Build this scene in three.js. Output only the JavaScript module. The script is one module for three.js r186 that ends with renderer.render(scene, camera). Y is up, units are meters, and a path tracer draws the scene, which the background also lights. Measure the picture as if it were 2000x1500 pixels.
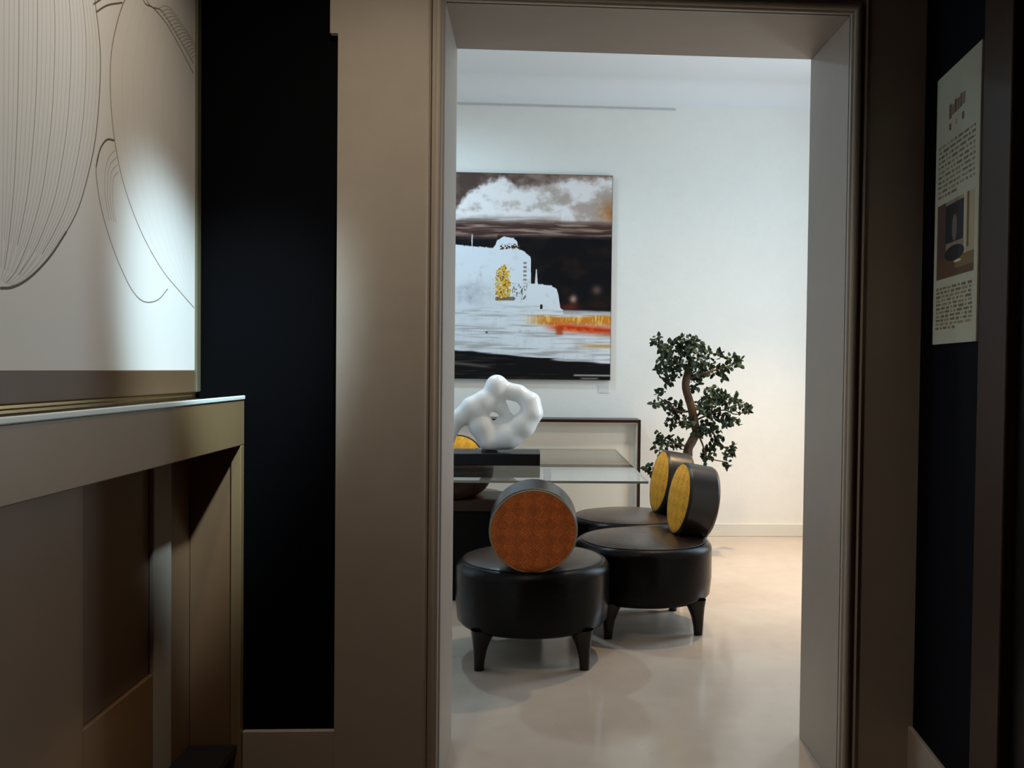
import * as THREE from 'three';
import { RoundedBoxGeometry } from 'three/addons/geometries/RoundedBoxGeometry.js';
import { mergeGeometries } from 'three/addons/utils/BufferGeometryUtils.js';
import { MarchingCubes } from 'three/addons/objects/MarchingCubes.js';
import { RectAreaLightUniformsLib } from 'three/addons/lights/RectAreaLightUniformsLib.js';
import { ImprovedNoise } from 'three/addons/math/ImprovedNoise.js';

RectAreaLightUniformsLib.init();
const scene = new THREE.Scene();

// ---------------------------------------------------------------- camera, sky, exposure, large lights
const camera = new THREE.PerspectiveCamera(2 * Math.atan(750 / 1769.7) * 180 / Math.PI, 4 / 3, 0.05, 60);
camera.position.set(0.2748, 1.3013, 2.762);
camera.rotation.set(-0.0222, -0.0533, 0.0119, 'YXZ');
camera.setViewOffset(2000, 1500, -136.7, -11.7, 2000, 1500);   // shifted lens
scene.add(camera);

const renderer = new THREE.WebGLRenderer({ antialias: true });
renderer.toneMapping = THREE.LinearToneMapping;
renderer.toneMappingExposure = 1.12;
renderer.shadowMap.enabled = true;
scene.background = new THREE.Color().setRGB(0.55, 0.75, 1.0);

function areaLight(rgb, intensity, w, h, pos, target) {
  const l = new THREE.RectAreaLight(new THREE.Color().setRGB(...rgb), intensity, w, h);
  l.position.set(...pos); l.lookAt(...target); scene.add(l); return l;
}
// daylight entering by the two dining room windows (both outside the frame)
areaLight([0.62, 0.83, 1.0], 8.5, 0.80, 2.40, [3.14, 1.85, -2.65], [0, 1.85, -2.65]);
areaLight([0.70, 0.86, 1.0], 0.8, 1.60, 2.40, [-2.74, 1.75, -2.3], [0, 1.75, -2.3]);

// ---------------------------------------------------------------- helpers
let seed = 12345;
function rnd() { seed |= 0; seed = seed + 0x6D2B79F5 | 0; let t = Math.imul(seed ^ seed >>> 15, 1 | seed); t = t + Math.imul(t ^ t >>> 7, 61 | t) ^ t; return ((t ^ t >>> 14) >>> 0) / 4294967296; }
const perlin = new ImprovedNoise();
const noise = (x, y, z = 0) => perlin.noise(x, y, z);
const fbm = (x, y, o = 4) => { let s = 0, a = 0.5; for (let i = 0; i < o; i++) { s += a * noise(x, y, i * 7.3 + 0.5); x *= 2.03; y *= 2.03; a *= 0.5; } return s; };
const used = {};
function numbered(n) { if (!(n in used)) { used[n] = 0; return n; } used[n]++; return n + '_' + String(used[n]).padStart(3, '0'); }
function mesh(name, geo, material, parent, pos) {
  const m = new THREE.Mesh(geo, material);
  m.name = parent ? name : numbered(name); m.castShadow = m.receiveShadow = true;
  if (pos) m.position.set(...pos);
  (parent || scene).add(m); return m;
}
function thing(name, label, category, pos = [0, 0, 0], turn = 0, group) {
  const g = new THREE.Group(); g.name = numbered(name); g.position.set(...pos); g.rotation.y = turn;
  g.userData = { label, category }; if (group) g.userData.group = group;
  scene.add(g); return g;
}
function uvMetres(geo) {        // box-mapped uv in metres
  const g = geo.index ? geo.toNonIndexed() : geo;
  const p = g.attributes.position, n = g.attributes.normal, uv = new Float32Array(p.count * 2);
  for (let i = 0; i < p.count; i++) {
    const ax = Math.abs(n.getX(i)), ay = Math.abs(n.getY(i)), az = Math.abs(n.getZ(i));
    let u, v;
    if (ax >= ay && ax >= az) { u = p.getZ(i); v = p.getY(i); } else if (ay >= az) { u = p.getX(i); v = p.getZ(i); } else { u = p.getX(i); v = p.getY(i); }
    uv[2 * i] = u; uv[2 * i + 1] = v;
  }
  g.setAttribute('uv', new THREE.BufferAttribute(uv, 2)); return g;
}
function span(x0, x1, y0, y1, z0, z1, r = 0) {    // box from its extents
  const w = x1 - x0, h = y1 - y0, d = z1 - z0;
  const g = r > 0 ? new RoundedBoxGeometry(w, h, d, 2, Math.min(r, w / 2.1, h / 2.1, d / 2.1)) : new THREE.BoxGeometry(w, h, d);
  g.translate((x0 + x1) / 2, (y0 + y1) / 2, (z0 + z1) / 2);
  return uvMetres(g);
}
const strip = g => { const o = g.index ? g.toNonIndexed() : g; for (const k of Object.keys(o.attributes)) if (!['position', 'normal', 'uv'].includes(k)) o.deleteAttribute(k); return o; };
const merge = list => mergeGeometries(list.map(strip), false);
function struct(name, geo, material, label, category, parent) {
  const m = mesh(name, geo, material, parent);
  if (!parent) m.userData = { kind: 'structure', label, category };
  return m;
}
function dataTex(n, m, fn, repeat, srgb) {
  const d = new Uint8Array(n * m * 4);
  for (let j = 0; j < m; j++) for (let i = 0; i < n; i++) {
    const c = fn((i + 0.5) / n, (j + 0.5) / m), k = 4 * (j * n + i);
    d[k] = Math.max(0, Math.min(255, c[0] * 255)); d[k + 1] = Math.max(0, Math.min(255, c[1] * 255)); d[k + 2] = Math.max(0, Math.min(255, c[2] * 255)); d[k + 3] = 255;
  }
  const t = new THREE.DataTexture(d, n, m); t.magFilter = THREE.LinearFilter; t.minFilter = THREE.LinearMipmapLinearFilter; t.generateMipmaps = true;
  t.wrapS = t.wrapT = THREE.RepeatWrapping; if (repeat) t.repeat.set(repeat, repeat);
  if (srgb) t.colorSpace = THREE.SRGBColorSpace; t.needsUpdate = true; return t;
}
// tileable value noise so that repeated textures have no seam
const lattice = (() => { const a = []; for (let i = 0; i < 4096; i++) a.push(rnd()); return a; })();
function tnoise(u, v, f, s = 0) {
  const x = u * f, y = v * f, xi = Math.floor(x), yi = Math.floor(y), fx = x - xi, fy = y - yi;
  const h = (a, b) => lattice[((((a % f) + f) % f) * 131 + (((b % f) + f) % f) * 57 + s * 911) & 4095];
  const sx = fx * fx * (3 - 2 * fx), sy = fy * fy * (3 - 2 * fy);
  return (h(xi, yi) * (1 - sx) + h(xi + 1, yi) * sx) * (1 - sy) + (h(xi, yi + 1) * (1 - sx) + h(xi + 1, yi + 1) * sx) * sy;
}
const grey = v => [v, v, v];
const plasterBump = dataTex(256, 256, (u, v) => grey(0.5 * tnoise(u, v, 16, 1) + 0.3 * tnoise(u, v, 48, 2) + 0.2 * tnoise(u, v, 128, 3)), 2);
const leatherBump = dataTex(256, 256, (u, v) => grey(0.35 * tnoise(u, v, 24, 4) + 0.4 * tnoise(u, v, 64, 5) + 0.25 * tnoise(u, v, 120, 6)), 5);
const stoneMap = dataTex(512, 512, (u, v) => {
  const a = tnoise(u, v, 5, 7) * 0.5 + tnoise(u, v, 13, 8) * 0.3 + tnoise(u, v, 40, 9) * 0.2;
  const sp = tnoise(u, v, 160, 10) > 0.965 ? -0.12 : 0;
  const k = 0.94 + 0.12 * (a - 0.5) + sp * 0.4;
  return [0.77 * k, 0.71 * k, 0.655 * k];
}, 0.45, true);
const paintMap = (r, g, b, amp = 0.05) => dataTex(256, 256, (u, v) => {
  const k = 1 + amp * (tnoise(u, v, 6, 11) * 0.6 + tnoise(u, v, 30, 12) * 0.4 - 0.5); return [r * k, g * k, b * k];
}, 0.7, true);
const rgb = (r, g, b) => new THREE.Color().setRGB(r, g, b);
const std = (o) => new THREE.MeshStandardMaterial(o);
const phys = (o) => new THREE.MeshPhysicalMaterial(o);

const M = {
  whiteWall: std({ map: paintMap(0.90, 0.885, 0.855, 0.02), roughness: 0.85, bumpMap: plasterBump, bumpScale: 0.0006 }),
  whiteCeiling: std({ color: rgb(0.76, 0.75, 0.74), roughness: 0.9 }),
  blackWall: phys({ color: rgb(0.0016, 0.0015, 0.0022), roughness: 0.8, specularIntensity: 0.12, bumpMap: plasterBump, bumpScale: 0.0004 }),
  navyWall: phys({ color: rgb(0.0018, 0.0020, 0.0050), roughness: 0.7, specularIntensity: 0.15 }),
  stone: phys({ map: stoneMap, roughness: 0.13, ior: 1.5 }),
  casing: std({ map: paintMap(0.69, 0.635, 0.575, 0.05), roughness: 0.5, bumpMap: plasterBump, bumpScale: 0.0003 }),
  jamb: std({ map: paintMap(0.67, 0.615, 0.56, 0.04), roughness: 0.5, bumpMap: plasterBump, bumpScale: 0.0003 }),
  taupe: phys({ map: paintMap(0.54, 0.44, 0.31, 0.05), roughness: 0.42, clearcoat: 0.25, clearcoatRoughness: 0.3 }),
  taupeDark: phys({ map: paintMap(0.50, 0.375, 0.27, 0.06), roughness: 0.4, clearcoat: 0.25, clearcoatRoughness: 0.3 }),
  panelTaupe: phys({ map: paintMap(0.54, 0.40, 0.27, 0.06), roughness: 0.4 }),
  brownRail: std({ map: paintMap(0.40, 0.31, 0.22, 0.08), roughness: 0.45 }),
  brass: std({ color: rgb(0.62, 0.46, 0.24), metalness: 1, roughness: 0.35 }),
  olive: std({ color: rgb(0.20, 0.18, 0.11), roughness: 0.4, metalness: 0.5 }),
  darkShelf: std({ color: rgb(0.012, 0.010, 0.012), roughness: 0.5 }),
  darkWood: phys({ map: paintMap(0.17, 0.095, 0.06, 0.25), roughness: 0.35, specularIntensity: 0.6 }),
  blackWood: phys({ color: rgb(0.003, 0.0024, 0.0024), roughness: 0.4, specularIntensity: 0.2 }),
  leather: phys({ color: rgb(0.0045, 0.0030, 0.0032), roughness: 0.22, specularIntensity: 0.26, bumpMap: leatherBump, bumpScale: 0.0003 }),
  leatherSheen: phys({ color: rgb(0.036, 0.021, 0.014), roughness: 0.27, specularIntensity: 1, bumpMap: leatherBump, bumpScale: 0.0003 }),  // seat tops: sheen reflected off the wall put into a browner colour
  glintCord: phys({ color: rgb(0.30, 0.17, 0.06), roughness: 0.45 }),  // tan of the rear piping stands in for the bright rim highlight
  leatherBrown: phys({ color: rgb(0.010, 0.005, 0.0035), roughness: 0.28, specularIntensity: 1, bumpMap: leatherBump, bumpScale: 0.0003 }),
  legWood: phys({ color: rgb(0.010, 0.005, 0.0035), roughness: 0.2, specularIntensity: 0.6 }),
  glass: phys({ color: rgb(0.96, 0.975, 0.965), transmission: 1, thickness: 0, roughness: 0.02, ior: 1.52 }),
  glassEdge: phys({ color: rgb(0.86, 0.95, 0.92), roughness: 0.3 }),  // opaque pale colour standing in for light carried through the glass
  tableEdge: phys({ color: rgb(0.22, 0.22, 0.20), roughness: 0.2 }),
  ceramic: phys({ color: rgb(0.90, 0.91, 0.92), roughness: 0.35, clearcoat: 0.3, clearcoatRoughness: 0.2 }),
  blackStone: phys({ color: rgb(0.003, 0.0035, 0.006), roughness: 0.3, specularIntensity: 0.5 }),
  bark: std({ map: dataTex(128, 128, (u, v) => { const k = 0.75 + 0.5 * tnoise(u, v, 24, 13) * tnoise(u, v, 6, 14); return [0.31 * k, 0.21 * k, 0.135 * k]; }, 4, true), roughness: 0.85 }),
  leafA: std({ color: rgb(0.016, 0.032, 0.011), roughness: 0.8, side: THREE.DoubleSide }),
  pot: phys({ color: rgb(0.03, 0.025, 0.022), roughness: 0.4 }),
  soil: std({ color: rgb(0.03, 0.02, 0.014), roughness: 1 }),
  mahogany: phys({ map: paintMap(0.25, 0.175, 0.135, 0.15), roughness: 0.45, specularIntensity: 0.3 }),
  creamPanel: std({ color: rgb(0.70, 0.66, 0.58), roughness: 0.6 }),
  steel: std({ color: rgb(0.35, 0.35, 0.34), metalness: 1, roughness: 0.35 }),
  railPaint: std({ color: rgb(0.50, 0.50, 0.52), roughness: 0.6 }),
  nearFloor: std({ color: rgb(0.13, 0.065, 0.035), roughness: 0.5 }),
};

// ---------------------------------------------------------------- the setting: doorway between two rooms
const W = 1.2345, H = 2.4, T = 0.394;          // opening width, height, wall thickness
const FX0 = -2.8, FX1 = 3.2, FZ = -4.31, FH = 3.53;
const rx = z => 1.468 - 0.109 * z;             // face of the near room's right wall

// floors
struct('floor', span(FX0 - 0.2, FX1 + 0.2, -0.12, 0, FZ - 0.2, 0.02), M.stone, 'polished cream stone floor running under the doorway into the dining room', 'floor');
struct('floor_near', span(-0.9, 1.75, -0.12, 0, 0.02, 5.2), M.nearFloor, 'dark floor on the near side of the doorway', 'floor');
// dining room shell
struct('wall_far', span(FX0 - 0.2, FX1 + 0.2, 0, FH + 0.15, FZ - 0.2, FZ), M.whiteWall, 'white plastered far wall of the dining room, painting hanging on it', 'wall');
struct('ceiling', span(FX0 - 0.2, FX1 + 0.2, FH, FH + 0.15, FZ, -T), M.whiteCeiling, 'white dining room ceiling strip above the far wall', 'ceiling');
{ const sh = new THREE.Shape(); sh.moveTo(0, 0); sh.lineTo(0.16, 0); sh.absarc(0.16, -0.16, 0.16, Math.PI / 2, Math.PI, false); sh.lineTo(0, 0);
  const cg = new THREE.ExtrudeGeometry(sh, { depth: FX1 - FX0, bevelEnabled: false, curveSegments: 20 }); cg.rotateY(-Math.PI / 2); cg.translate(FX1, FH, FZ);
  struct('trim_9', uvMetres(cg), M.whiteCeiling, 'soft white plaster cove between far wall and ceiling', 'cove'); }
function sideWallWithWindow(name, x0, x1, za, zb, ya, yb, label, n) {
  const w = struct(name, merge([
    span(x0, x1, 0, ya, FZ, -T), span(x0, x1, yb, FH, FZ, -T), span(x0, x1, ya, yb, FZ, za), span(x0, x1, ya, yb, zb, -T)]), M.whiteWall, label, 'wall');
  const win = new THREE.Group(); win.name = 'window_' + n; win.userData = { kind: 'structure', label: 'tall daylight window in ' + label, category: 'window' }; scene.add(win);
  const xm = (x0 + x1) / 2;
  mesh('frame', merge([span(xm - 0.03, xm + 0.03, ya, ya + 0.05, za, zb), span(xm - 0.03, xm + 0.03, yb - 0.05, yb, za, zb), span(xm - 0.03, xm + 0.03, ya + 0.05, yb - 0.05, za, za + 0.05), span(xm - 0.03, xm + 0.03, ya + 0.05, yb - 0.05, zb - 0.05, zb)]), M.creamPanel, win);
  mesh('pane', span(xm - 0.004, xm + 0.004, ya + 0.05, yb - 0.05, za + 0.05, zb - 0.05), M.glass, win);
  return w;
}
sideWallWithWindow('wall_dining_right', FX1, FX1 + 0.2, -3.10, -2.20, 0.6, 3.1, 'the dining room side wall hidden on the right', 1);
sideWallWithWindow('wall_dining_left', FX0 - 0.2, FX0, -3.15, -1.45, 0.5, 3.0, 'the dining room side wall hidden on the left', 2);
struct('baseboard_far', span(FX0, FX1, 0, 0.10, FZ, FZ + 0.016, 0.004), M.creamPanel, 'low cream baseboard along the far dining room wall', 'baseboard');
struct('trim_1', span(FX0, 1.36, 3.334, 3.344, FZ, FZ + 0.012, 0.003), M.railPaint, 'thin grey hanging rail high on the far wall', 'rail');

// partition: white on the dining side, near-black on the near side
const PL = -0.02, PR = W + 0.02, PT = H + 0.02;
struct('wall_partition_left', merge([span(-0.95, PL, 0, 3.2, -0.19, 0)]), M.blackWall, 'near-black wall left of the doorway above the console end', 'wall');
struct('wall_partition_right', merge([span(PR, 1.8, 0, 3.2, -0.19, 0)]), M.blackWall, 'narrow near-black wall right of the doorway casing', 'wall');
struct('wall_partition_top', merge([span(PL, PR, PT, 3.2, -0.19, 0)]), M.blackWall, 'near-black wall over the doorway head', 'wall');
struct('wall_dining_near', merge([span(FX0, PL, 0, FH, -T, -0.191), span(PR, FX1, 0, FH, -T, -0.191), span(PL, PR, PT, FH, -T, -0.191)]), M.whiteWall, 'white dining room side of the wall around the doorway', 'wall');
// jamb lining
struct('trim_2', span(PL, 0, 0, H, -T - 0.006, 0.004, 0.003), M.jamb, 'pale painted left reveal of the doorway', 'door jamb');
struct('trim_3', span(W, PR, 0, H, -T - 0.006, 0.004, 0.003), M.jamb, 'wide pale painted right reveal of the doorway', 'door jamb');
struct('trim_4', span(PL, PR, H, PT, -T - 0.006, 0.004, 0.003), M.jamb, 'pale painted underside of the doorway head', 'door jamb');
// casing boards and the moulding that runs round the opening, mitred
const CO = 0.05;
struct('trim_5', span(-0.3146, -CO, 0, 2.289, 0, 0.022), M.casing, 'broad taupe casing board left of the doorway', 'door casing');
struct('trim_6', span(W + CO, 1.468, 0, 2.289, 0, 0.022), M.casing, 'shaded taupe casing board right of the doorway', 'door casing');
struct('trim_7', merge([span(-0.338, -CO, 2.289, 2.75, 0, 0.022), span(W + CO, 1.468, 2.289, 2.75, 0, 0.022), span(-CO, W + CO, H + CO, 2.75, 0, 0.022)]), M.casing, 'taupe head casing over the doorway with a small ear', 'door casing');
function mouldingGeo(profile) {      // profile: [offset outward from opening edge, height off the wall]
  const P = o => [[-o, 0], [-o, H + o], [W + o, H + o], [W + o, 0]];
  const pos = [], tri = (a, b, c) => pos.push(...a, ...b, ...c);
  for (let i = 0; i + 1 < profile.length; i++) {
    const A = P(profile[i][0]).map(q => [q[0], q[1], profile[i][1]]), B = P(profile[i + 1][0]).map(q => [q[0], q[1], profile[i + 1][1]]);
    for (let s = 0; s < 3; s++) { tri(A[s], B[s + 1], A[s + 1]); tri(A[s], B[s], B[s + 1]); }
  }
  const g = new THREE.BufferGeometry(); g.setAttribute('position', new THREE.Float32BufferAttribute(pos, 3)); g.computeVertexNormals(); return uvMetres(g);
}
const prof = [[0, -0.005], [0, 0.016], [0.004, 0.020]];
for (let k = 0; k <= 8; k++) { const a = Math.PI * k / 8; prof.push([0.0165 - 0.0115 * Math.cos(a), 0.020 + 0.014 * Math.sin(a)]); }
prof.push([0.030, 0.020], [0.030, 0.010], [0.040, 0.010], [0.040, 0.026], [0.045, 0.030], [0.051, 0.026], [0.051, -0.005]);
struct('trim_8', mouldingGeo(prof), M.casing, 'rounded taupe moulding framing the doorway opening', 'door casing');

// near room shell
const wallLeft = struct('wall_left', span(-0.95, -0.74, 0, 3.2, 0, 5.2), M.taupeDark, 'brown panelled left wall behind the console', 'wall');
for (const [z0, z1, y0, y1] of [[0.194, 0.312, 0.30, 1.06], [0.690, 1.32, 0.30, 1.06]]) mesh('stile', span(-0.74, -0.726, y0 - 0.12, y1 + 0.1, z0, z1, 0.004), z0 < 0.3 ? M.casing : M.panelTaupe, wallLeft);  // narrow stile painted lighter, standing in for a reflection band
for (const [z0, z1] of [[0.312, 0.690]]) mesh('bottom_rail', span(-0.74, -0.727, 0.17, 0.48, z0, z1, 0.004), M.panelTaupe, wallLeft);
{ // right wall: slightly splayed, with a brown door set in it
  const wr = (z0, z1, y0, y1, t0, t1, r = 0) => {      // t: distance into the room
    const L = Math.hypot(z1 - z0, 0.109 * (z1 - z0)); const g = span(0, L, y0, y1, t0, t1, r);
    const m = new THREE.Matrix4().makeBasis(new THREE.Vector3(-0.109, 0, 1).normalize(), new THREE.Vector3(0, 1, 0), new THREE.Vector3(-1, 0, -0.109).normalize());
    m.setPosition(rx(z0), 0, z0); g.applyMatrix4(m); return g;
  };
  struct('wall_right', wr(-0.02, 5.2, 0, 3.2, -0.2, 0), M.navyWall, 'near-black navy right wall carrying the printed notice', 'wall');
  const bb = struct('baseboard_right', wr(0.024, 0.53, 0, 0.205, 0, 0.016, 0.004), M.casing, 'taupe baseboard under the dark right wall', 'baseboard');
  const d = new THREE.Group(); d.name = 'door_1'; d.userData = { kind: 'structure', label: 'dark brown door casing right of the printed notice', category: 'door' }; scene.add(d);
  mesh('casing', wr(0.538, 0.722, 0, 2.3, 0, 0.02, 0.004), M.mahogany, d);
  mesh('casing_edge', wr(0.722, 0.735, 0, 2.3, 0, 0.03, 0.005), M.mahogany, d);
  mesh('door_leaf', wr(0.735, 1.6, 0, 2.2, 0, 0.006), M.blackWood, d);
  // the printed notice
  const n = thing('notice_board', 'tall pale printed notice with two text blocks and a photograph, on dark wall', 'notice');
  const c = document.createElement('canvas'); c.width = 512; c.height = 1160; const x = c.getContext('2d');
  x.fillStyle = '#bcbda9'; x.fillRect(0, 0, 512, 1160);
  // heading: ornamental marks too blurred to be read
  x.fillStyle = '#6b4c3c';
  for (const [a, b, w, h] of [[158, 150, 30, 62], [192, 158, 26, 44], [222, 146, 30, 54], [256, 150, 28, 48], [288, 140, 24, 56], [316, 144, 30, 48], [160, 232, 26, 28], [240, 230, 12, 22], [312, 222, 26, 30]]) { x.fillRect(a, b, w, h); x.fillStyle = x.fillStyle === '#6b4c3c' ? '#85684f' : '#6b4c3c'; }
  const block = (y0, lines, lh, lastW) => {
    for (let l = 0; l < lines; l++) {
      let px = 38; const end = l === lines - 1 ? 38 + lastW : 468; const y = y0 + l * lh;
      while (px < end) { const w = Math.min(end - px, 16 + rnd() * 52); x.fillStyle = rnd() < 0.35 ? '#968667' : '#75664c'; x.fillRect(px, y, w, 9 + rnd() * 3); px += w + 9 + rnd() * 9; }
    }
  };
  block(305, 11, 21.5, 240);
  block(918, 11, 17, 240);
  // photograph: tall dark opening with a pale figure, a dark curved seat and a tan floor
  const gx = x.createLinearGradient(40, 0, 474, 0); gx.addColorStop(0, '#5a3a2c'); gx.addColorStop(0.25, '#4a3630'); gx.addColorStop(0.7, '#a89878'); gx.addColorStop(1, '#b4a888');
  x.fillStyle = gx; x.fillRect(36, 560, 440, 322);
  x.fillStyle = '#5c4020'; x.fillRect(36, 800, 440, 82); x.fillStyle = '#7a6434'; x.fillRect(260, 800, 216, 50);
  x.fillStyle = '#120c0c'; x.fillRect(140, 575, 215, 165);
  x.fillStyle = '#8e826c'; x.fillRect(140, 560, 120, 16);
  x.fillStyle = '#c2b898'; x.fillRect(356, 560, 28, 240); x.fillStyle = '#675233'; x.fillRect(392, 560, 22, 220);
  x.fillStyle = '#6e655c'; x.beginPath(); x.ellipse(250, 680, 30, 55, 0, 0, Math.PI * 2); x.fill();
  x.fillStyle = '#8a7a66'; x.fillRect(150, 738, 210, 30);
  x.fillStyle = '#0c0808'; x.beginPath(); x.ellipse(252, 785, 116, 32, 0, 0, Math.PI * 2); x.fill();
  x.fillStyle = '#d8ccb0'; x.beginPath(); x.ellipse(292, 822, 44, 6, 0, 0, Math.PI * 2); x.fill();
  const ct = new THREE.CanvasTexture(c); ct.colorSpace = THREE.SRGBColorSpace;
  mesh('backing_board', wr(0.155, 0.49, 1.387, 2.157, 0.001, 0.007, 0.001), M.creamPanel, n);
  const L = Math.hypot(0.335, 0.109 * 0.335), pg = new THREE.PlaneGeometry(L - 0.002, 0.768); pg.translate(L / 2, 1.772, 0.0076);
  const m4 = new THREE.Matrix4().makeBasis(new THREE.Vector3(-0.109, 0, 1).normalize(), new THREE.Vector3(0, 1, 0), new THREE.Vector3(-1, 0, -0.109).normalize()); m4.setPosition(rx(0.155), 0, 0.155);
  pg.applyMatrix4(m4);
  mesh('printed_sheet', pg, std({ map: ct, roughness: 0.7 }), n);
}
struct('wall_back', span(-0.95, 1.8, 0, 3.2, 5.0, 5.2), M.blackWall, 'dark wall behind the viewer', 'wall');
struct('ceiling_near', span(-0.95, 1.8, 3.0, 3.2, 0, 5.2), M.blackWall, 'dark ceiling of the near room', 'ceiling');
struct('baseboard_left', span(-0.588, -0.3146, 0, 0.205, 0, 0.018, 0.004), M.casing, 'taupe baseboard between console end and door casing', 'baseboard');

// ---------------------------------------------------------------- lamps
function downlight(x, y, z, rgbc, cd, angle, label, target, penumbra = 0.7, r = 0.06, glow = 6) {
  const g = thing('ceiling_downlight', label, 'ceiling light', [x, y, z]);
  const tor = new THREE.TorusGeometry(r, 0.012, 10, 32); tor.rotateX(Math.PI / 2); mesh('trim_ring', tor, M.steel, g, [0, -0.008, 0]);
  const disc = new THREE.CylinderGeometry(r - 0.004, r - 0.004, 0.006, 32);
  mesh('lens', disc, std({ color: 0xffffff, emissive: new THREE.Color().setRGB(...rgbc), emissiveIntensity: glow }), g, [0, -0.006, 0]);
  const s = new THREE.SpotLight(new THREE.Color().setRGB(...rgbc), cd, 0, angle, penumbra, 2);
  s.position.set(x, y - 0.03, z); s.target.position.set(...target); s.castShadow = true; s.shadow.radius = 3; scene.add(s, s.target);
  return g;
}
downlight(2.0, FH, -3.1, [1, 0.68, 0.36], 36, 0.60, 'recessed warm downlight to the right of the plant, out of view', [2.0, 0, -3.1], 1);
downlight(1.4, FH, -2.2, [1, 0.76, 0.5], 9, 1.25, 'recessed warm downlight above the right-hand chairs, out of view', [1.4, 0, -2.2], 0.9);
downlight(-0.6, FH, -3.2, [0.56, 0.82, 1.0], 11, 1.4, 'recessed cool downlight over the table, out of view', [-0.5, 0, -3.2], 0.9);
downlight(-0.12, 3.0, 0.80, [1, 0.88, 0.72], 4.0, 1.1, 'recessed warm downlight above the console, out of view', [-0.2, 0, 0.75]);
// narrow cool spot that lights the corner of the wall drawing
downlight(0.38, 3.0, 1.15, [0.62, 0.86, 1.0], 44, 0.21, 'narrow cool picture spot on the near ceiling, out of view', [-0.74, 1.21, 0.05], 1, 0.03, 4);

// ---------------------------------------------------------------- left: console and wall drawing
{
  const g = thing('console', 'tall narrow taupe console with a glass top along the left wall', 'console');
  const XB = -0.738, XF = -0.589, Z0 = 0.002, Z1 = 2.0;
  mesh('apron', span(XF - 0.03, XF, 1.065, 1.2, Z0, Z1, 0.003), M.taupe, g);
  mesh('glass_top', span(XB, XF - 0.001, 1.2005, 1.2125, Z0, Z1), M.glass, g);
  const e = mesh('glass_edge', span(XF - 0.004, XF + 0.003, 1.2003, 1.2132, Z0, Z1, 0.0032), M.glassEdge, g); e.userData.label = 'glass edge with piped light painted in as pale colour';
  mesh('end_panel', span(XB, XF - 0.03, 0.15, 1.2, Z0, 0.026), M.taupeDark, g);
  mesh('end_post', span(XF - 0.03, XF, 0, 1.065, Z0, 0.032, 0.003), M.taupe, g);
  mesh('end_panel', span(XB, XF - 0.03, 0.15, 1.2, Z1 - 0.026, Z1), M.taupeDark, g);
  mesh('end_post', span(XF - 0.03, XF, 0, 1.065, Z1 - 0.032, Z1, 0.003), M.taupe, g);
  mesh('under_top', span(XB, XF - 0.03, 1.17, 1.2, 0.026, Z1 - 0.026), M.taupe, g);
  mesh('bottom_shelf', span(XB, XF - 0.01, 0.15, 0.171, 0.032, Z1 - 0.032), M.darkShelf, g);
  mesh('brass_strip', span(XB, XB + 0.010, 1.2128, 1.2215, 0.01, Z1, 0.002), M.brass, g);
}
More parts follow.
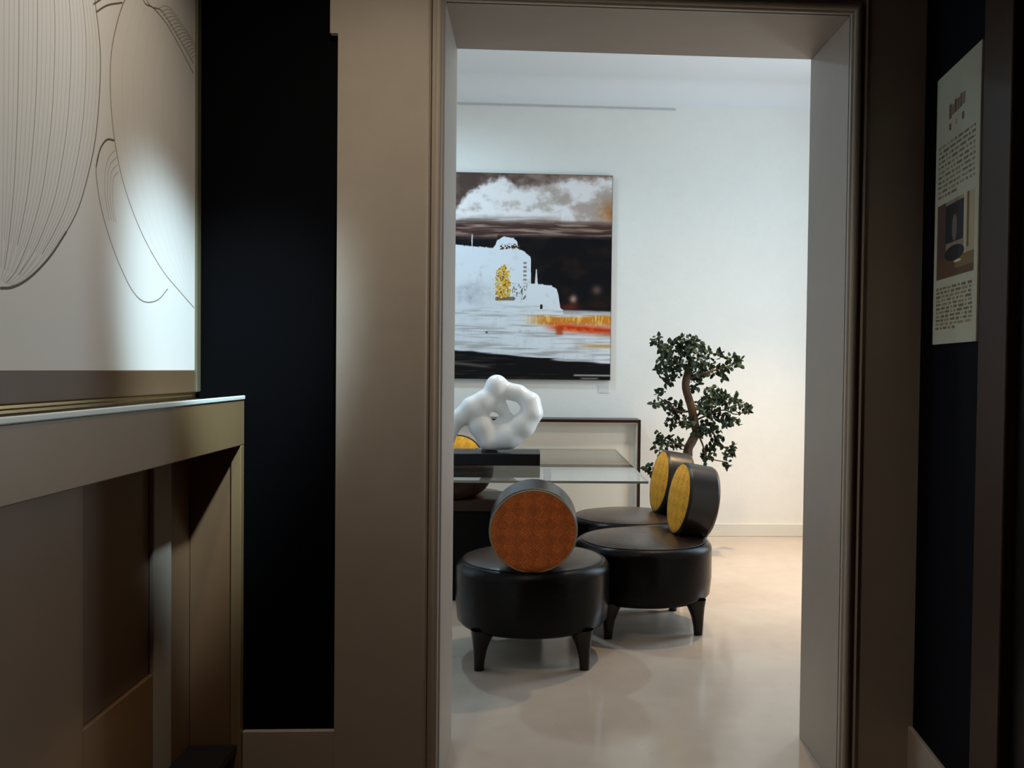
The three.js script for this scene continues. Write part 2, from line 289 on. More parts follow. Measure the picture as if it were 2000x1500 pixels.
{
  const g = thing('wall_drawing', 'large line drawing of overlapping petals in a brown frame above the console', 'drawing');
  const z0 = 0.035, z1 = 1.75, y0 = 1.287, y1 = 2.75, S = 1000;
  const c = document.createElement('canvas'); c.width = Math.round((z1 - z0) * S); c.height = Math.round((y1 - y0) * S); const x = c.getContext('2d');
  x.fillStyle = '#e6e1da'; x.fillRect(0, 0, c.width, c.height);
  const X = z => (z1 - z) * S, Y = y => (y1 - y) * S;
  const stroke = (pts, w, col) => {
    const cv = new THREE.CatmullRomCurve3(pts.map(q => new THREE.Vector3(q[0], q[1], 0))).getPoints(80);
    x.strokeStyle = col; x.lineWidth = w * 1.35; x.lineCap = 'round'; x.beginPath();
    cv.forEach((q, i) => i ? x.lineTo(X(q.x), Y(q.y)) : x.moveTo(X(q.x), Y(q.y))); x.stroke();
  };
  const petal = [[0.75, 2.45], [0.68, 2.25], [0.642, 2.123], [0.62, 2.039], [0.616, 1.978], [0.625, 1.883], [0.642, 1.804], [0.673, 1.724], [0.716, 1.643], [0.768, 1.582], [0.834, 1.521], [0.914, 1.468], [0.97, 1.446], [1.006, 1.441]];
  const second = [[0.38, 2.3], [0.492, 2.183], [0.535, 2.108], [0.563, 2.028], [0.567, 1.944], [0.556, 1.87], [0.535, 1.805], [0.499, 1.741], [0.438, 1.672], [0.358, 1.608], [0.254, 1.549], [0.16, 1.513], [0.04, 1.47]];
  const leaf = [[0.549, 1.831], [0.583, 1.824], [0.616, 1.795], [0.636, 1.75], [0.629, 1.702], [0.603, 1.644], [0.562, 1.587], [0.513, 1.535], [0.453, 1.487], [0.399, 1.465], [0.35, 1.463], [0.29, 1.476], [0.232, 1.508]];
  const mir = p => p.map(q => [2.02 - q[0], q[1]]);
  for (let k = 1; k < 24; k++) {              // veins of the large petal, inside its outline
    const f = k / 24, pts = petal.map(q => [1.01 + (q[0] - 1.01) * f, q[1] + (1 - f) * 0.012]).slice(0, 13 - (k % 3));
    stroke(pts, k % 4 === 0 ? 1.6 : 0.9, k % 4 === 0 ? '#8d8478' : '#b3ada4'); stroke(mir(pts), 0.9, '#b3ada4');
  }
  for (let k = 1; k < 9; k++) { const f = k / 9; stroke(second.map(q => [q[0] * (1 - f) + 0.02 * f, q[1] + 0.04 * f]), 0.7, '#cdc8c0'); }
  stroke(petal, 2.6, '#6a5d50'); stroke(petal.slice(9), 4.2, '#54463a'); stroke(mir(petal), 2.6, '#6a5d50');
  stroke(second, 2.2, '#75695c'); stroke(leaf, 2.2, '#75695c'); stroke(leaf.slice(0, 4), 3.4, '#5f5247');
  for (let k = 1; k < 5; k++) stroke([[0.549 - 0.006 * k, 1.826 - 0.016 * k], [0.59 - 0.01 * k, 1.79 - 0.012 * k], [0.61 - 0.014 * k, 1.72 - 0.01 * k], [0.585 - 0.012 * k, 1.64]], 1, '#8d8478');
  stroke([[0.648, 2.111], [0.60, 2.145], [0.53, 2.19]], 3, '#5f5247'); stroke([[0.636, 2.098], [0.583, 2.134], [0.506, 2.171]], 3, '#5f5247');
  stroke([[0.43, 2.29], [0.385, 2.223], [0.327, 2.229], [0.239, 2.219], [0.164, 2.195], [0.05, 2.15]], 2.4, '#5f5247');
  stroke([[0.42, 2.3], [0.36, 2.229], [0.275, 2.242], [0.202, 2.226], [0.05, 2.18]], 2.0, '#5f5247');
  for (let k = 0; k < 16; k++) { const z = 0.30 - k * 0.016; stroke([[z, 2.238 - k * 0.003], [z - 0.05, 2.265 - k * 0.003], [z - 0.10, 2.275 - k * 0.003]], 1.2, '#8d8478'); }
  const t = new THREE.CanvasTexture(c); t.colorSpace = THREE.SRGBColorSpace;
  const pg = new THREE.PlaneGeometry(z1 - z0, y1 - y0); pg.rotateY(Math.PI / 2); pg.translate(-0.7235, (y0 + y1) / 2, (z0 + z1) / 2);
  mesh('drawn_sheet', pg, std({ map: t, roughness: 0.6 }), g);
  mesh('backing', span(-0.74, -0.724, y0, y1, z0, z1), M.creamPanel, g);
  mesh('frame_side', span(-0.74, -0.716, 1.222, y1 + 0.03, 0.004, z0, 0.004), M.olive, g);
  mesh('frame_side', span(-0.74, -0.716, 1.222, y1 + 0.03, z1, z1 + 0.031, 0.004), M.olive, g);
  mesh('frame_bottom', span(-0.74, -0.722, 1.222, y0, z0, z1, 0.003), M.brownRail, g);
  mesh('frame_top', span(-0.74, -0.718, y1, y1 + 0.03, z0, z1, 0.004), M.olive, g);
}

// ---------------------------------------------------------------- dining room: painting
const sm = (a, b, v) => { const t = Math.max(0, Math.min(1, (v - a) / (b - a))); return t * t * (3 - 2 * t); };
const mix = (a, b, t) => [a[0] + (b[0] - a[0]) * t, a[1] + (b[1] - a[1]) * t, a[2] + (b[2] - a[2]) * t];
function curveAt(pts, x) { if (x <= pts[0][0]) return pts[0][1]; for (let i = 0; i + 1 < pts.length; i++) if (x <= pts[i + 1][0]) { const t = (x - pts[i][0]) / (pts[i + 1][0] - pts[i][0]); return pts[i][1] + (pts[i + 1][1] - pts[i][1]) * t; } return pts[pts.length - 1][1]; }
{
  const X0 = -0.90, X1 = 0.866, Y0 = 1.226, Y1 = 2.806;
  const g = thing('painting', 'unframed abstract painting of white building under dark stormy sky on far wall', 'painting', [0, 0, 0]);
  // a stretch of 980 x 1295 units is seen, the rest goes on to the left
  const hex = h => [(h >> 16 & 255) / 255, (h >> 8 & 255) / 255, (h & 255) / 255];
  const tex = dataTex(1024, 920, (u, v) => {
    const wx = X0 + (X1 - X0) * u, x = 40 + (wx + 0.336) / 1.202 * 980, y = (1 - v) * 1295;
    const n1 = fbm(x / 140, y / 110), n2 = fbm(x / 45 + 9, y / 40), st = fbm(x / 260 + 3, y / 16, 3), fine = fbm(x / 12, y / 12 + 5, 2);
    let c = mix(hex(0x4b3a34), hex(0x8a7468), sm(-0.25, 0.35, n1 + (x - 350) / 1800));
    const topEdge = curveAt([[-300, 60], [-100, 120], [0, 240], [40, 230], [110, 130], [180, 80], [260, 42], [340, 30], [400, 78], [470, 90], [560, 64], [700, 40], [840, 18], [1020, 8]], x);
    const cloud = sm(-22, 26, y - topEdge + n2 * 46) * (1 - sm(250, 345, y + n1 * 60 + st * 30 - (x > 700 ? 15 : 0)));
    c = mix(c, mix(hex(0xe6dfdd), hex(0xb0a096), sm(-0.1, 0.4, -n1 + n2 * 0.3 + (x - 480) / 2000)), cloud);
    // orange glow at the right edge
    c = mix(c, hex(0x9a5a28), 0.85 * Math.exp(-(((x - 1020) / 75) ** 2) - (((y - 235) / 70) ** 2)));
    // dragged brown band below the cloud
    const band = sm(270, 320, y + st * 50) * (1 - sm(380, 440, y + st * 40));
    c = mix(c, mix(hex(0x3a2620), hex(0x9c8074), sm(-0.12, 0.28, st)), band * 0.85);
    const night = sm(375, 412, y + st * 26 - (x < 300 ? 14 : 0));
    c = mix(c, mix(hex(0x08070c), hex(0x1c130f), sm(0, 0.4, n1)), night);
    const spot = (cx, cy, rx_, ry_, col, a) => { c = mix(c, col, a * Math.exp(-(((x - cx) / rx_) ** 2) - (((y - cy) / ry_) ** 2))); };
    spot(930, 725, 32, 30, hex(0x7a5c50), 0.7); spot(782, 785, 24, 28, hex(0xa88472), 0.95); spot(760, 835, 70, 22, hex(0x6a2c1a), 0.8); spot(940, 815, 80, 40, hex(0x2a1812), 0.8);
    // white building mass
    const roof = curveAt([[-300, 440], [40, 452], [180, 462], [270, 470], [288, 450], [296, 424], [318, 408], [340, 396], [400, 402], [425, 424], [432, 470], [470, 486], [505, 516], [512, 532], [514, 690], [538, 690], [544, 600], [550, 600], [556, 690], [640, 698], [676, 720], [688, 760], [700, 835], [720, 860], [1020, 868]], x) + fine * 10;
    const bld = sm(-3, 5, y - roof);
    const gnd = sm(828, 880, y + st * 40 - (x > 720 ? 10 : 0));
    const dr = fbm(x / 9 + 40, y / 240, 3); let w = mix(hex(0xd9dde2), hex(0xbfbec0), sm(0.05, 0.5, n2 * 0.6 + dr * 0.35)); w = mix(w, hex(0xa9a6a6), 0.55 * sm(700, 1120, y) * sm(-0.15, 0.3, st * 0.8 + n1 * 0.5));
    w = mix(w, hex(0x8e8890), 0.75 * Math.exp(-(((x - 150) / 105) ** 2) - (((y - 760 + n1 * 60) / 60) ** 2)) * (0.6 + n2));
    w = mix(w, hex(0x9a9690), 0.5 * sm(0.05, 0.3, st) * gnd);
    const mass = Math.max(bld * (x < 716 ? 1 : 0), gnd);
    c = mix(c, w, mass);
    // dome drum shade, masts, small windows
    if (y > 440 && y < 478 && x > 315 && x < 440) c = mix(c, hex(0x4a3024), sm(0.0, 0.15, fine + 0.12 - Math.abs(y - 460) / 160));
    if (Math.abs(x - 142) < 4 + fine * 6 && y > 385 && y < 462) c = hex(0xc8c4c0);
    if (x > 465 && x < 485 && y > 555 && y < 690 && Math.sin(y / 4.2) > 0) c = mix(c, hex(0x7a6a5a), 0.8);
    if (x > 395 && x < 490 && y > 690 && y < 792) c = mix(c, hex(0x5a5148), sm(0.05, 0.22, fbm(x / 9, y / 14, 2)) * 0.9);
    if (x > 573 && x < 588 && y > 822 && y < 850) c = hex(0x2a1a12);
    if (Math.hypot(x - 238, y - 1003) < 8) c = mix(c, hex(0x50484a), 0.8);
    // yellow ornament patch
    const yp = Math.max(0, 1 - (((x - 335 - fine * 60 - n2 * 30) / (40 + 14 * sm(560, 760, y))) ** 2) - (((y - 690 + fine * 60) / 112) ** 4));
    if (yp > 0) { c = mix(c, hex(0xd8a838), sm(0, 0.25, yp) * sm(-0.3, -0.05, fine)); c = mix(c, hex(0x5a3a18), sm(0.06, 0.2, fbm(x / 8 + 3, y / 11, 2)) * 0.85 * sm(0, 0.3, yp)); }
    if (y > 775 && y < 800 && x > 290 && x < 410) c = mix(c, hex(0x4a3a2c), 0.7 * sm(0.0, 0.2, st + fine * 0.5 + 0.08));
    // fire-coloured streaks
    const f1 = sm(430, 640, x) * sm(880, 902, y + st * 26) * (1 - sm(930, 962, y + st * 26));
    c = mix(c, mix(hex(0xc9781e), hex(0xe6b45c), sm(-0.1, 0.25, fbm(x / 14, y / 60, 3))), f1 * 0.95);
    const ry = 948 + (x - 500) * 0.085 - 0.00004 * (x - 500) ** 2;
    c = mix(c, mix(hex(0xc23208), hex(0xe0541a), sm(-0.1, 0.2, n2)), sm(560, 720, x) * Math.exp(-(((y - ry + st * 18) / 26) ** 2)));
    c = mix(c, hex(0xa83a10), 0.8 * sm(660, 690, x) * (1 - sm(705, 730, x)) * sm(960, 975, y) * (1 - sm(1005, 1018, y)));
    c = mix(c, hex(0xb88a48), 0.85 * sm(740, 940, x) * Math.exp(-(((y - 1078 + st * 14) / 12) ** 2)));
    c = mix(c, hex(0x8c6a44), 0.5 * sm(880, 1000, x) * Math.exp(-(((y - 1010 + st * 14) / 12) ** 2)));
    // black foreground
    const by = 1120 + (x - 40) * 0.074 + st * 22;
    const blk = sm(-5, 7, y - by);
    let d = mix(hex(0x100e10), hex(0x2c2420), sm(0.1, 0.35, st + (x < 300 ? 0.08 : -0.06)));
    d = mix(d, hex(0x6a625a), 0.7 * (1 - sm(220, 300, x)) * Math.exp(-(((y - 1205 - (x - 100) * 0.1) / 10) ** 2)));
    d = mix(d, hex(0xb8b0a8), 0.9 * sm(780, 800, x) * Math.exp(-(((y - 1268) / 6) ** 2)));
    d = mix(d, hex(0x9a8a80), 0.9 * sm(820, 850, x) * (1 - sm(930, 960, x)) * Math.exp(-(((y - 1288) / 5) ** 2)));
    return mix(c, d, blk);
  }, 0, true);
  tex.wrapS = tex.wrapT = THREE.ClampToEdgeWrapping;
  const pg = new THREE.PlaneGeometry(X1 - X0, Y1 - Y0); pg.translate((X0 + X1) / 2, (Y0 + Y1) / 2, FZ + 0.0362);
  mesh('painted_canvas', pg, phys({ map: tex, roughness: 0.55, specularIntensity: 0.25 }), g);
  mesh('stretcher', span(X0 - 0.004, X1 + 0.004, Y0 - 0.004, Y1 + 0.004, FZ + 0.002, FZ + 0.0355, 0.003), std({ color: rgb(0.035, 0.022, 0.016), roughness: 0.6 }), g);
  const pl = mesh('wall_plaque', span(0.778, 0.862, 1.122, 1.184, FZ, FZ + 0.004, 0.001), std({ color: rgb(0.66, 0.655, 0.62), roughness: 0.7 }));
  pl.userData = { label: 'tiny pale caption plaque on the wall just below the painting', category: 'plaque' };
}

// ---------------------------------------------------------------- dining room: sideboard
{
  const g = thing('sideboard', 'low cream sideboard with thin dark frame standing against the far wall', 'sideboard');
  const x0 = -1.1, x1 = 1.083, z1 = FZ + 0.30, y1 = 0.93, b = 0.022;
  mesh('top', span(x0, x1, y1 - b, y1, FZ + 0.018, z1, 0.003), M.darkWood, g);
  mesh('side', span(x1 - b, x1, 0, y1 - b, FZ + 0.018, z1, 0.003), M.darkWood, g);
  mesh('side', span(x0, x0 + b, 0, y1 - b, FZ + 0.018, z1, 0.003), M.darkWood, g);
  mesh('bottom', span(x0 + b, x1 - b, 0.10, 0.10 + b, FZ + 0.018, z1, 0.003), M.darkWood, g);
  mesh('back_panel', span(x0 + b, x1 - b, 0.12, y1 - b, FZ + 0.018, z1 - 0.06), M.creamPanel, g);
  mesh('inner_lining', merge([span(x1 - b - 0.012, x1 - b, 0.122, y1 - b, z1 - 0.06, z1 - 0.01), span(x0 + b, x1 - b - 0.012, y1 - b - 0.008, y1 - b, z1 - 0.06, z1 - 0.01)]), M.creamPanel, g);
}

// ---------------------------------------------------------------- dining room: table
{
  const g = thing('dining_table', 'square glass dining table on a dark brown pedestal', 'table');
  const x0 = -1.08, x1 = 0.85, z0 = -3.55, z1 = -1.72;
  const top = mesh('glass_top', span(x0 + 0.001, x1 - 0.001, 0.738, 0.75, z0 + 0.001, z1 - 0.001), M.glass, g);
  mesh('polished_edge', merge([span(x0, x1, 0.738, 0.7495, z1 - 0.001, z1 + 0.001), span(x0, x1, 0.738, 0.7495, z0 - 0.001, z0 + 0.001), span(x1 - 0.001, x1 + 0.001, 0.738, 0.7495, z0, z1), span(x0 - 0.001, x0 + 0.001, 0.738, 0.7495, z0, z1)]), M.tableEdge, g);
  // pedestal: block with a thick slab on it, a turned bowl and a post that carry the glass
  mesh('block', span(-0.62, 0.34, 0, 0.505, -2.60, -2.32, 0.01), M.blackWood, g);
  mesh('slab', span(-0.66, 0.38, 0.505, 0.575, -2.64, -2.28, 0.012), M.darkWood, g);
  const pts = []; for (let k = 0; k <= 16; k++) { const a = k / 16 * Math.PI / 2; pts.push(new THREE.Vector2(0.25 + 0.13 * Math.sin(a), 0.575 + 0.162 * (1 - Math.cos(a)))); }
  pts.push(new THREE.Vector2(0.36, 0.737), new THREE.Vector2(0, 0.737));
  const bowl = new THREE.LatheGeometry(pts, 48); mesh('bowl_support', bowl, M.darkWood, g, [-0.33, 0, -2.46]);
  mesh('post', span(0.335, 0.378, 0.575, 0.737, -2.40, -2.29, 0.006), M.darkWood, g);
}
{ // black plinth and white sculpture
  const b = mesh('plinth_slab', span(-0.40, 0.316, 0.7505, 0.818, -2.72, -2.40, 0.004), M.blackStone);
  b.userData = { label: 'flat black slab lying on the glass table under the white sculpture', category: 'slab' };
  const g = thing('sculpture', 'white abstract looping sculpture with a round head on the black slab', 'sculpture', [0.04, 0.818, -2.555]);
  const chains = [
    [[0.059, 1.201, 0.066, 0]], [[0.146, 1.166, 0.045, 0.0]],
    [[0.104, 1.178, 0.042, 0], [0.191, 1.16, 0.042, 0.01], [0.256, 1.108, 0.054, 0.02], [0.268, 1.046, 0.056, 0.03], [0.218, 0.978, 0.068, 0.02], [0.130, 0.908, 0.070, 0.01], [0.040, 0.872, 0.052, 0]],
    [[0.053, 1.159, 0.06, 0], [-0.015, 1.105, 0.062, 0.01], [-0.083, 1.072, 0.060, 0.02], [-0.148, 1.018, 0.046, 0.02], [-0.189, 0.953, 0.03, 0.01], [-0.218, 0.855, 0.03, 0]],
    [[-0.053, 1.062, 0.052, 0.01], [-0.034, 0.973, 0.066, 0], [0.008, 0.884, 0.058, 0]],
    [[0.015, 1.108, 0.040, 0], [0.09, 1.070, 0.032, -0.01], [0.122, 1.019, 0.026, -0.01], [0.085, 0.974, 0.034, -0.01], [0.017, 0.928, 0.024, 0]]];
  const N = 88, cx = 0.04, cy = 1.06, cz = 0, half = 0.34;
  const mc = new MarchingCubes(N, new THREE.MeshBasicMaterial(), false, false, 200000); mc.isolation = 0;
  const smin = (a, b, k) => { const h = Math.max(k - Math.abs(a - b), 0) / k; return Math.min(a, b) - h * h * k * 0.25; };
  for (let kz = 0; kz < N; kz++) for (let ky = 0; ky < N; ky++) for (let kx = 0; kx < N; kx++) {
    const px = cx + (kx / N * 2 - 1) * half, py = cy + (ky / N * 2 - 1) * half, pz = cz + (kz / N * 2 - 1) * half;
    let d = 1e3;
    for (const ch of chains) for (let i = 0; i < Math.max(1, ch.length - 1); i++) {
      const a = ch[i], b2 = ch[Math.min(i + 1, ch.length - 1)];
      const ax = px - a[0], ay = py - a[1], az = pz - a[3], bx = b2[0] - a[0], by = b2[1] - a[1], bz = b2[3] - a[3];
      const L = bx * bx + by * by + bz * bz, h = L > 0 ? Math.max(0, Math.min(1, (ax * bx + ay * by + az * bz) / L)) : 0;
      d = smin(d, Math.hypot(ax - bx * h, ay - by * h, az - bz * h) - (a[2] + (b2[2] - a[2]) * h), 0.03);
    }
    mc.field[kz * N * N + ky * N + kx] = -d;
  }
  mc.update();
  const cnt = mc.count, geo = new THREE.BufferGeometry(), P = new Float32Array(cnt * 3), Nn = new Float32Array(cnt * 3);
  for (let i = 0; i < cnt; i++) {
    P[3 * i] = mc.positionArray[3 * i] * half + cx - 0.04; P[3 * i + 1] = mc.positionArray[3 * i + 1] * half + cy - 0.818; P[3 * i + 2] = mc.positionArray[3 * i + 2] * half + cz;
    const a = mc.normalArray[3 * i], b3 = mc.normalArray[3 * i + 1], c3 = mc.normalArray[3 * i + 2], l = Math.hypot(a, b3, c3) || 1;
    Nn[3 * i] = a / l; Nn[3 * i + 1] = b3 / l; Nn[3 * i + 2] = c3 / l;
  }
  geo.setAttribute('position', new THREE.BufferAttribute(P, 3)); geo.setAttribute('normal', new THREE.BufferAttribute(Nn, 3)); geo.setAttribute('uv', new THREE.BufferAttribute(new Float32Array(cnt * 2), 2));
  mesh('body', geo, M.ceramic, g);
  const fo = mesh('foot', new THREE.CylinderGeometry(0.045, 0.05, 0.014, 32), M.blackStone, g, [-0.02, 0.007, 0]); fo.userData.label = 'small black foot';
}

// ---------------------------------------------------------------- dining chairs
function fabricTex(r, g, b) {
  return dataTex(512, 512, (u, v) => {
    const s = 6, a = (u + v) * s, c = (u - v) * s;
    const da = Math.abs(a - Math.round(a)), dc = Math.abs(c - Math.round(c));
    const cellX = a - Math.floor(a) - 0.5, cellY = c - Math.floor(c) - 0.5, q = Math.max(Math.abs(cellX), Math.abs(cellY));
    let k = 0.90 + 0.30 * (tnoise(u, v, 128, 15) - 0.5) + 0.30 * (tnoise(u, v, 256, 16) - 0.5) + 0.05 * (tnoise(u, v, 12, 17) - 0.5);
    const on = ((Math.floor(a) + Math.floor(c)) % 2 + 2) % 2 === 0;
    if (on && Math.abs(q - 0.36) < 0.05) k += 0.17; if (on && Math.abs(q - 0.16) < 0.05) k += 0.16;
    if (Math.min(da, dc) < 0.03) k += 0.06;
    return [r * k, g * k, b * k];
  }, 0, true);
}
const gold = std({ map: fabricTex(0.96, 0.66, 0.13), roughness: 0.75, bumpMap: leatherBump, bumpScale: 0.0003 });
const rust = std({ map: fabricTex(0.70, 0.34, 0.09), roughness: 0.8, bumpMap: leatherBump, bumpScale: 0.0003 });
function makeChair() {                       // faces +z, origin on the floor under the seat
  const g = new THREE.Group();
  const R = 0.35, p = [new THREE.Vector2(0, 0.155), new THREE.Vector2(R - 0.05, 0.155), new THREE.Vector2(R - 0.022, 0.162)];
  p.push(new THREE.Vector2(R - 0.008, 0.18), new THREE.Vector2(R, 0.26), new THREE.Vector2(R, 0.40));
  for (let k = 1; k <= 6; k++) { const a = k / 8 * Math.PI / 2; p.push(new THREE.Vector2(R - 0.045 + 0.045 * Math.cos(a), 0.40 + 0.045 * Math.sin(a))); }
  p.push(new THREE.Vector2(R - 0.06, 0.436));
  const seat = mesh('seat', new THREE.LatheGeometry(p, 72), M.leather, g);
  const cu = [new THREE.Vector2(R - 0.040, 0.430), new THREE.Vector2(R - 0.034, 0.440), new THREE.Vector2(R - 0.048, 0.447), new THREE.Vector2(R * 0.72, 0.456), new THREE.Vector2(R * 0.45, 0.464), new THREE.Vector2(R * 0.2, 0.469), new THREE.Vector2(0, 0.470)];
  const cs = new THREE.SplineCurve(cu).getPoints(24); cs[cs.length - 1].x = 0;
  const seatTop = mesh('seat_top', new THREE.LatheGeometry(cs, 72), M.leatherSheen, g); seatTop.userData.label = 'leather seat top with wall sheen painted in as brown';
  const seam = new THREE.TorusGeometry(R - 0.033, 0.004, 8, 72); seam.rotateX(Math.PI / 2); seam.translate(0, 0.441, 0);
  mesh('piping', seam, M.leather, seat);
  // legs: square sabre legs, broad under the drum, narrow and set inward at the foot
  for (const sx of [-1, 1]) for (const sz of [-1, 1]) {
    const secs = [[0, 0.021, 0], [0.045, 0.024, -0.002], [0.09, 0.030, -0.010], [0.13, 0.040, -0.024], [0.16, 0.052, -0.040], [0.175, 0.056, -0.045]], pos = [], idx = [];
    for (const [y, h, o] of secs) for (let k = 0; k < 16; k++) {
      const a = k / 16 * Math.PI * 2, c = Math.cos(a), s = Math.sin(a), m = Math.pow(Math.pow(Math.abs(c), 3) + Math.pow(Math.abs(s), 3), -1 / 3);
      pos.push(sx * (0.228 + o * 0.4) + c * m * h, y, sz * (0.228 + o * 0.4) + s * m * h);
    }
    for (let r = 0; r + 1 < secs.length; r++) for (let k = 0; k < 16; k++) { const a = r * 16 + k, b = r * 16 + (k + 1) % 16; idx.push(a, a + 16, b, b, a + 16, b + 16); }
    const c0 = pos.length / 3; pos.push(sx * 0.228, 0, sz * 0.228); for (let k = 0; k < 16; k++) idx.push(c0, k, (k + 1) % 16);
    const lg = new THREE.BufferGeometry(); lg.setAttribute('position', new THREE.Float32BufferAttribute(pos, 3)); lg.setIndex(idx); lg.computeVertexNormals();
    mesh('leg', uvMetres(lg), M.legWood, g);
  }
  // round backrest: thick leather disc, gold fabric in front, rust fabric behind
  const back = new THREE.Group(); const BR = 0.188, BT = 0.158;
  const q = [new THREE.Vector2(0, -BT / 2)];
  for (let k = 0; k <= 6; k++) { const a = k / 6 * Math.PI / 2; q.push(new THREE.Vector2(BR - 0.014 + 0.014 * Math.sin(a), -BT / 2 + 0.014 - 0.014 * Math.cos(a))); }
  for (let k = 0; k <= 6; k++) { const a = k / 6 * Math.PI / 2; q.push(new THREE.Vector2(BR - 0.014 + 0.014 * Math.cos(a), BT / 2 - 0.014 + 0.014 * Math.sin(a))); }
  q.push(new THREE.Vector2(0, BT / 2));
  const place = geo => { geo.rotateX(Math.PI / 2); geo.rotateX(-0.17); geo.translate(0, 0.632, -0.262); return geo; };   // axis +z, leaning back
  const bm = mesh('backrest', place(new THREE.LatheGeometry(q, 72)), M.leatherBrown, g);
  const pad = (sgn, bulge) => {
    const r0 = BR - 0.010, v = []; for (let k = 0; k <= 10; k++) { const a = k / 10; v.push(new THREE.Vector2(r0 * (1 - a), sgn * (BT / 2 + bulge * (1 - Math.pow(1 - a, 2.2)) + 0.001))); }
    v.unshift(new THREE.Vector2(r0, sgn * (BT / 2 - 0.006)));
    const l = new THREE.LatheGeometry(sgn > 0 ? v : v, 64); const P = l.attributes.position, uv = l.attributes.uv;
    for (let i = 0; i < P.count; i++) uv.setXY(i, 0.5 + P.getX(i) / 0.4, 0.5 + P.getZ(i) / 0.4);
    if (sgn < 0) { const ix = l.index.array; for (let i = 0; i < ix.length; i += 3) { const t = ix[i]; ix[i] = ix[i + 1]; ix[i + 1] = t; } }
    l.computeVertexNormals();
    return place(l);
  };
  const fp = mesh('front_pad', pad(1, 0.022), gold, bm); fp.userData.label = 'gold fabric pad';
  const bp = mesh('rear_pad', pad(-1, 0.006), rust, bm); bp.userData.label = 'rust-orange patterned fabric';
  for (const sgn of [1, -1]) { const tg = new THREE.TorusGeometry(BR - 0.008, 0.0035, 8, 72); tg.rotateX(Math.PI / 2); tg.translate(0, sgn * (BT / 2 - 0.001), 0); mesh('edge_piping', place(tg), sgn < 0 ? M.glintCord : M.leatherBrown, bm); }
  return g;
}
const chair0 = makeChair();
function putChair(x, z, turn, label) {
  const c = putChair.n++ ? chair0.clone() : chair0; c.name = numbered('dining_chair'); c.position.set(x, 0, z); c.rotation.set(0, turn, 0);
  c.userData = { label, category: 'chair', group: 'round-backed leather chairs round the table' }; scene.add(c); return c;
}
putChair.n = 0;
putChair(0.28, -1.37, Math.PI, 'black leather drum chair nearest the doorway, rust-orange round back towards viewer');
putChair(0.845, -1.85, -Math.PI / 2 + 0.125, 'black leather drum chair right of the table, nearer of two with yellow backs');
putChair(0.845, -2.57, -Math.PI / 2 + 0.125, 'black leather drum chair beside the plant, farther of two with yellow backs');
putChair(-0.26, -3.50, 0, 'chair at far side of the table, only its orange round back showing below sculpture');

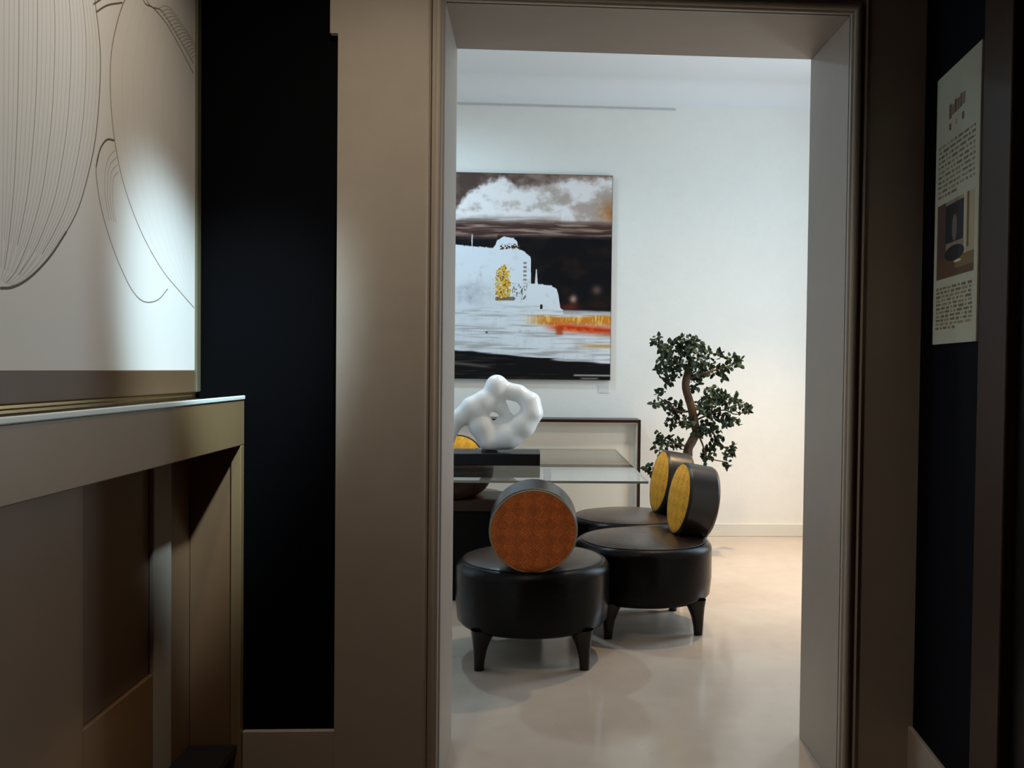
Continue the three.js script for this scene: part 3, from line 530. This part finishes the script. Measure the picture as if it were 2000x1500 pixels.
// ---------------------------------------------------------------- potted tree behind the chairs
{
  const Z = -3.55, g = thing('potted_tree', 'small bonsai-like potted tree with dark leaves behind the right-hand chairs', 'plant', [1.37, 0, Z]);
  const O = (x, y, z = 0) => new THREE.Vector3(x - 1.37, y, z);
  const pp = [[0, 0], [0.11, 0], [0.125, 0.02], [0.145, 0.22], [0.155, 0.235], [0.155, 0.25], [0.14, 0.25], [0.135, 0.22], [0, 0.22]].map(a => new THREE.Vector2(...a));
  const pot = mesh('pot', new THREE.LatheGeometry(pp, 40), M.pot, g);
  mesh('soil', new THREE.CylinderGeometry(0.133, 0.133, 0.02, 32), M.soil, pot, [0, 0.225, 0]);
  function taper(pts, r0, r1, seg = 40, rad = 10) {
    const cv = new THREE.CatmullRomCurve3(pts), tg = new THREE.TubeGeometry(cv, seg, 1, rad), P = tg.attributes.position, v = new THREE.Vector3();
    for (let i = 0; i <= seg; i++) { const c = cv.getPointAt(i / seg), r = r0 + (r1 - r0) * i / seg; for (let j = 0; j <= rad; j++) { const k = i * (rad + 1) + j; v.fromBufferAttribute(P, k).sub(c).multiplyScalar(r * (1 + 0.12 * noise(i * 0.5, j * 0.9, 2))).add(c); P.setXYZ(k, v.x, v.y, v.z); } }
    tg.computeVertexNormals(); return tg;
  }
  mesh('trunk', taper([O(1.37, 0.21), O(1.378, 0.455), O(1.36, 0.647, 0.02), O(1.366, 0.763), O(1.392, 0.809), O(1.422, 0.871, -0.02), O(1.406, 0.94), O(1.385, 1.024, 0.02), O(1.361, 1.116), O(1.34, 1.192), O(1.351, 1.28), O(1.38, 1.36)], 0.038, 0.026), M.bark, g);
  const clusters = [[1.147, 1.511, 0.03], [1.186, 1.443, 0.046], [1.271, 1.475, 0.046], [1.355, 1.491, 0.053], [1.409, 1.492, 0.03], [1.479, 1.447, 0.034], [1.581, 1.418, 0.027], [1.667, 1.373, 0.034], [1.717, 1.373, 0.027], [1.326, 1.399, 0.068], [1.411, 1.354, 0.061], [1.52, 1.325, 0.061], [1.613, 1.303, 0.046], [1.273, 1.299, 0.053], [1.188, 1.359, 0.053], [1.15, 1.32, 0.023], [1.228, 1.245, 0.03], [1.444, 1.247, 0.046], [1.414, 1.178, 0.027], [1.523, 1.148, 0.053], [1.601, 1.118, 0.038], [1.679, 1.073, 0.053], [1.478, 1.056, 0.061], [1.571, 1.034, 0.068], [1.642, 0.973, 0.046], [1.704, 0.942, 0.03], [1.804, 1.044, 0.027], [1.526, 0.933, 0.053], [1.465, 0.894, 0.038], [1.573, 0.872, 0.042], [1.59, 0.795, 0.034], [1.175, 1.145, 0.023], [1.13, 1.075, 0.015], [1.222, 1.069, 0.034], [1.293, 1.023, 0.046], [1.316, 0.97, 0.046], [1.248, 0.923, 0.03], [1.363, 0.939, 0.038], [1.18, 0.83, 0.034], [1.157, 0.777, 0.027], [1.234, 0.793, 0.034], [1.304, 0.785, 0.03], [1.106, 0.592, 0.034], [1.545, 0.733, 0.034], [1.653, 0.726, 0.034], [1.684, 0.757, 0.027], [1.491, 0.694, 0.03], [1.647, 0.645, 0.019], [1.189, 0.715, 0.027]];
  // limbs and twigs
  const limbs = [
    [O(1.365, 1.30), O(1.28, 1.36, 0.03), O(1.186, 1.443, 0.02), O(1.147, 1.511)], [O(1.37, 1.33), O(1.37, 1.42, -0.03), O(1.40, 1.49)],
    [O(1.36, 1.25), O(1.50, 1.30, 0.04), O(1.613, 1.33), O(1.717, 1.373)], [O(1.385, 1.02), O(1.29, 1.02, 0.03), O(1.22, 1.07), O(1.14, 1.12)],
    [O(1.40, 0.95), O(1.50, 1.0, 0.04), O(1.62, 1.03), O(1.70, 1.0), O(1.804, 1.044)], [O(1.39, 1.0), O(1.48, 1.1, -0.03), O(1.60, 1.12)],
    [O(1.42, 0.87), O(1.50, 0.90, 0.02), O(1.59, 0.80), O(1.66, 0.73)], [O(1.425, 0.88), O(1.46, 0.79, 0.03), O(1.50, 0.70), O(1.64, 0.66)],
    [O(1.37, 0.77), O(1.28, 0.79, 0.03), O(1.18, 0.82)], [O(1.37, 0.70), O(1.25, 0.70, 0.05), O(1.15, 0.62), O(1.10, 0.59)], [O(1.40, 0.93), O(1.32, 0.95, 0.03), O(1.25, 0.92)]];
  mesh('branches', merge(limbs.map((l, i) => taper(l, i < 3 ? 0.012 : 0.008, 0.003, 20, 6))), M.bark, g);
  // leaves: small folded blades, far too many to tell apart
  const leafPos = [], leafUv = [];
  const v = (x, y, z) => new THREE.Vector3(x, y, z), m4 = new THREE.Matrix4(), q4 = new THREE.Quaternion(), e = new THREE.Euler();
  const blade = [v(0, 0, 0), v(0.32, 0.10, 0.42), v(0.32, 0.10, -0.42), v(0.70, 0.07, 0.33), v(0.70, 0.07, -0.33), v(1, -0.05, 0), v(0.35, 0, 0), v(0.70, -0.02, 0)];
  const faces = [[0, 6, 1], [0, 2, 6], [1, 6, 3], [6, 7, 3], [6, 2, 4], [6, 4, 7], [3, 7, 5], [7, 4, 5]];
  for (const [cx, cy, r] of clusters) {
    const n = Math.round(9 + 15500 * r * r), cz = (rnd() - 0.5) * 0.16;
    for (let k = 0; k < n; k++) {
      const a = rnd() * 6.283, rr = r * 1.15 * Math.sqrt(rnd()), s = 0.030 + rnd() * 0.022;
      e.set(rnd() * 6.283, rnd() * 6.283, rnd() * 6.283); q4.setFromEuler(e);
      m4.compose(O(cx + Math.cos(a) * rr - 0.01, cy + Math.sin(a) * rr, cz + (rnd() - 0.5) * r * 2), q4, v(s, s * 0.9, s * 0.75));
      const b = blade.map(p => p.clone().applyMatrix4(m4));
      for (const f of faces) for (const i of f) { leafPos.push(b[i].x, b[i].y, b[i].z); leafUv.push(blade[i].x, blade[i].z); }
    }
  }
  const lg = new THREE.BufferGeometry(); lg.setAttribute('position', new THREE.Float32BufferAttribute(leafPos, 3)); lg.setAttribute('uv', new THREE.Float32BufferAttribute(leafUv, 2)); lg.computeVertexNormals();
  const fol = mesh('foliage', lg, M.leafA, g); fol.userData = { kind: 'stuff', label: 'dark green small leaves' };
}

renderer.render(scene, camera);
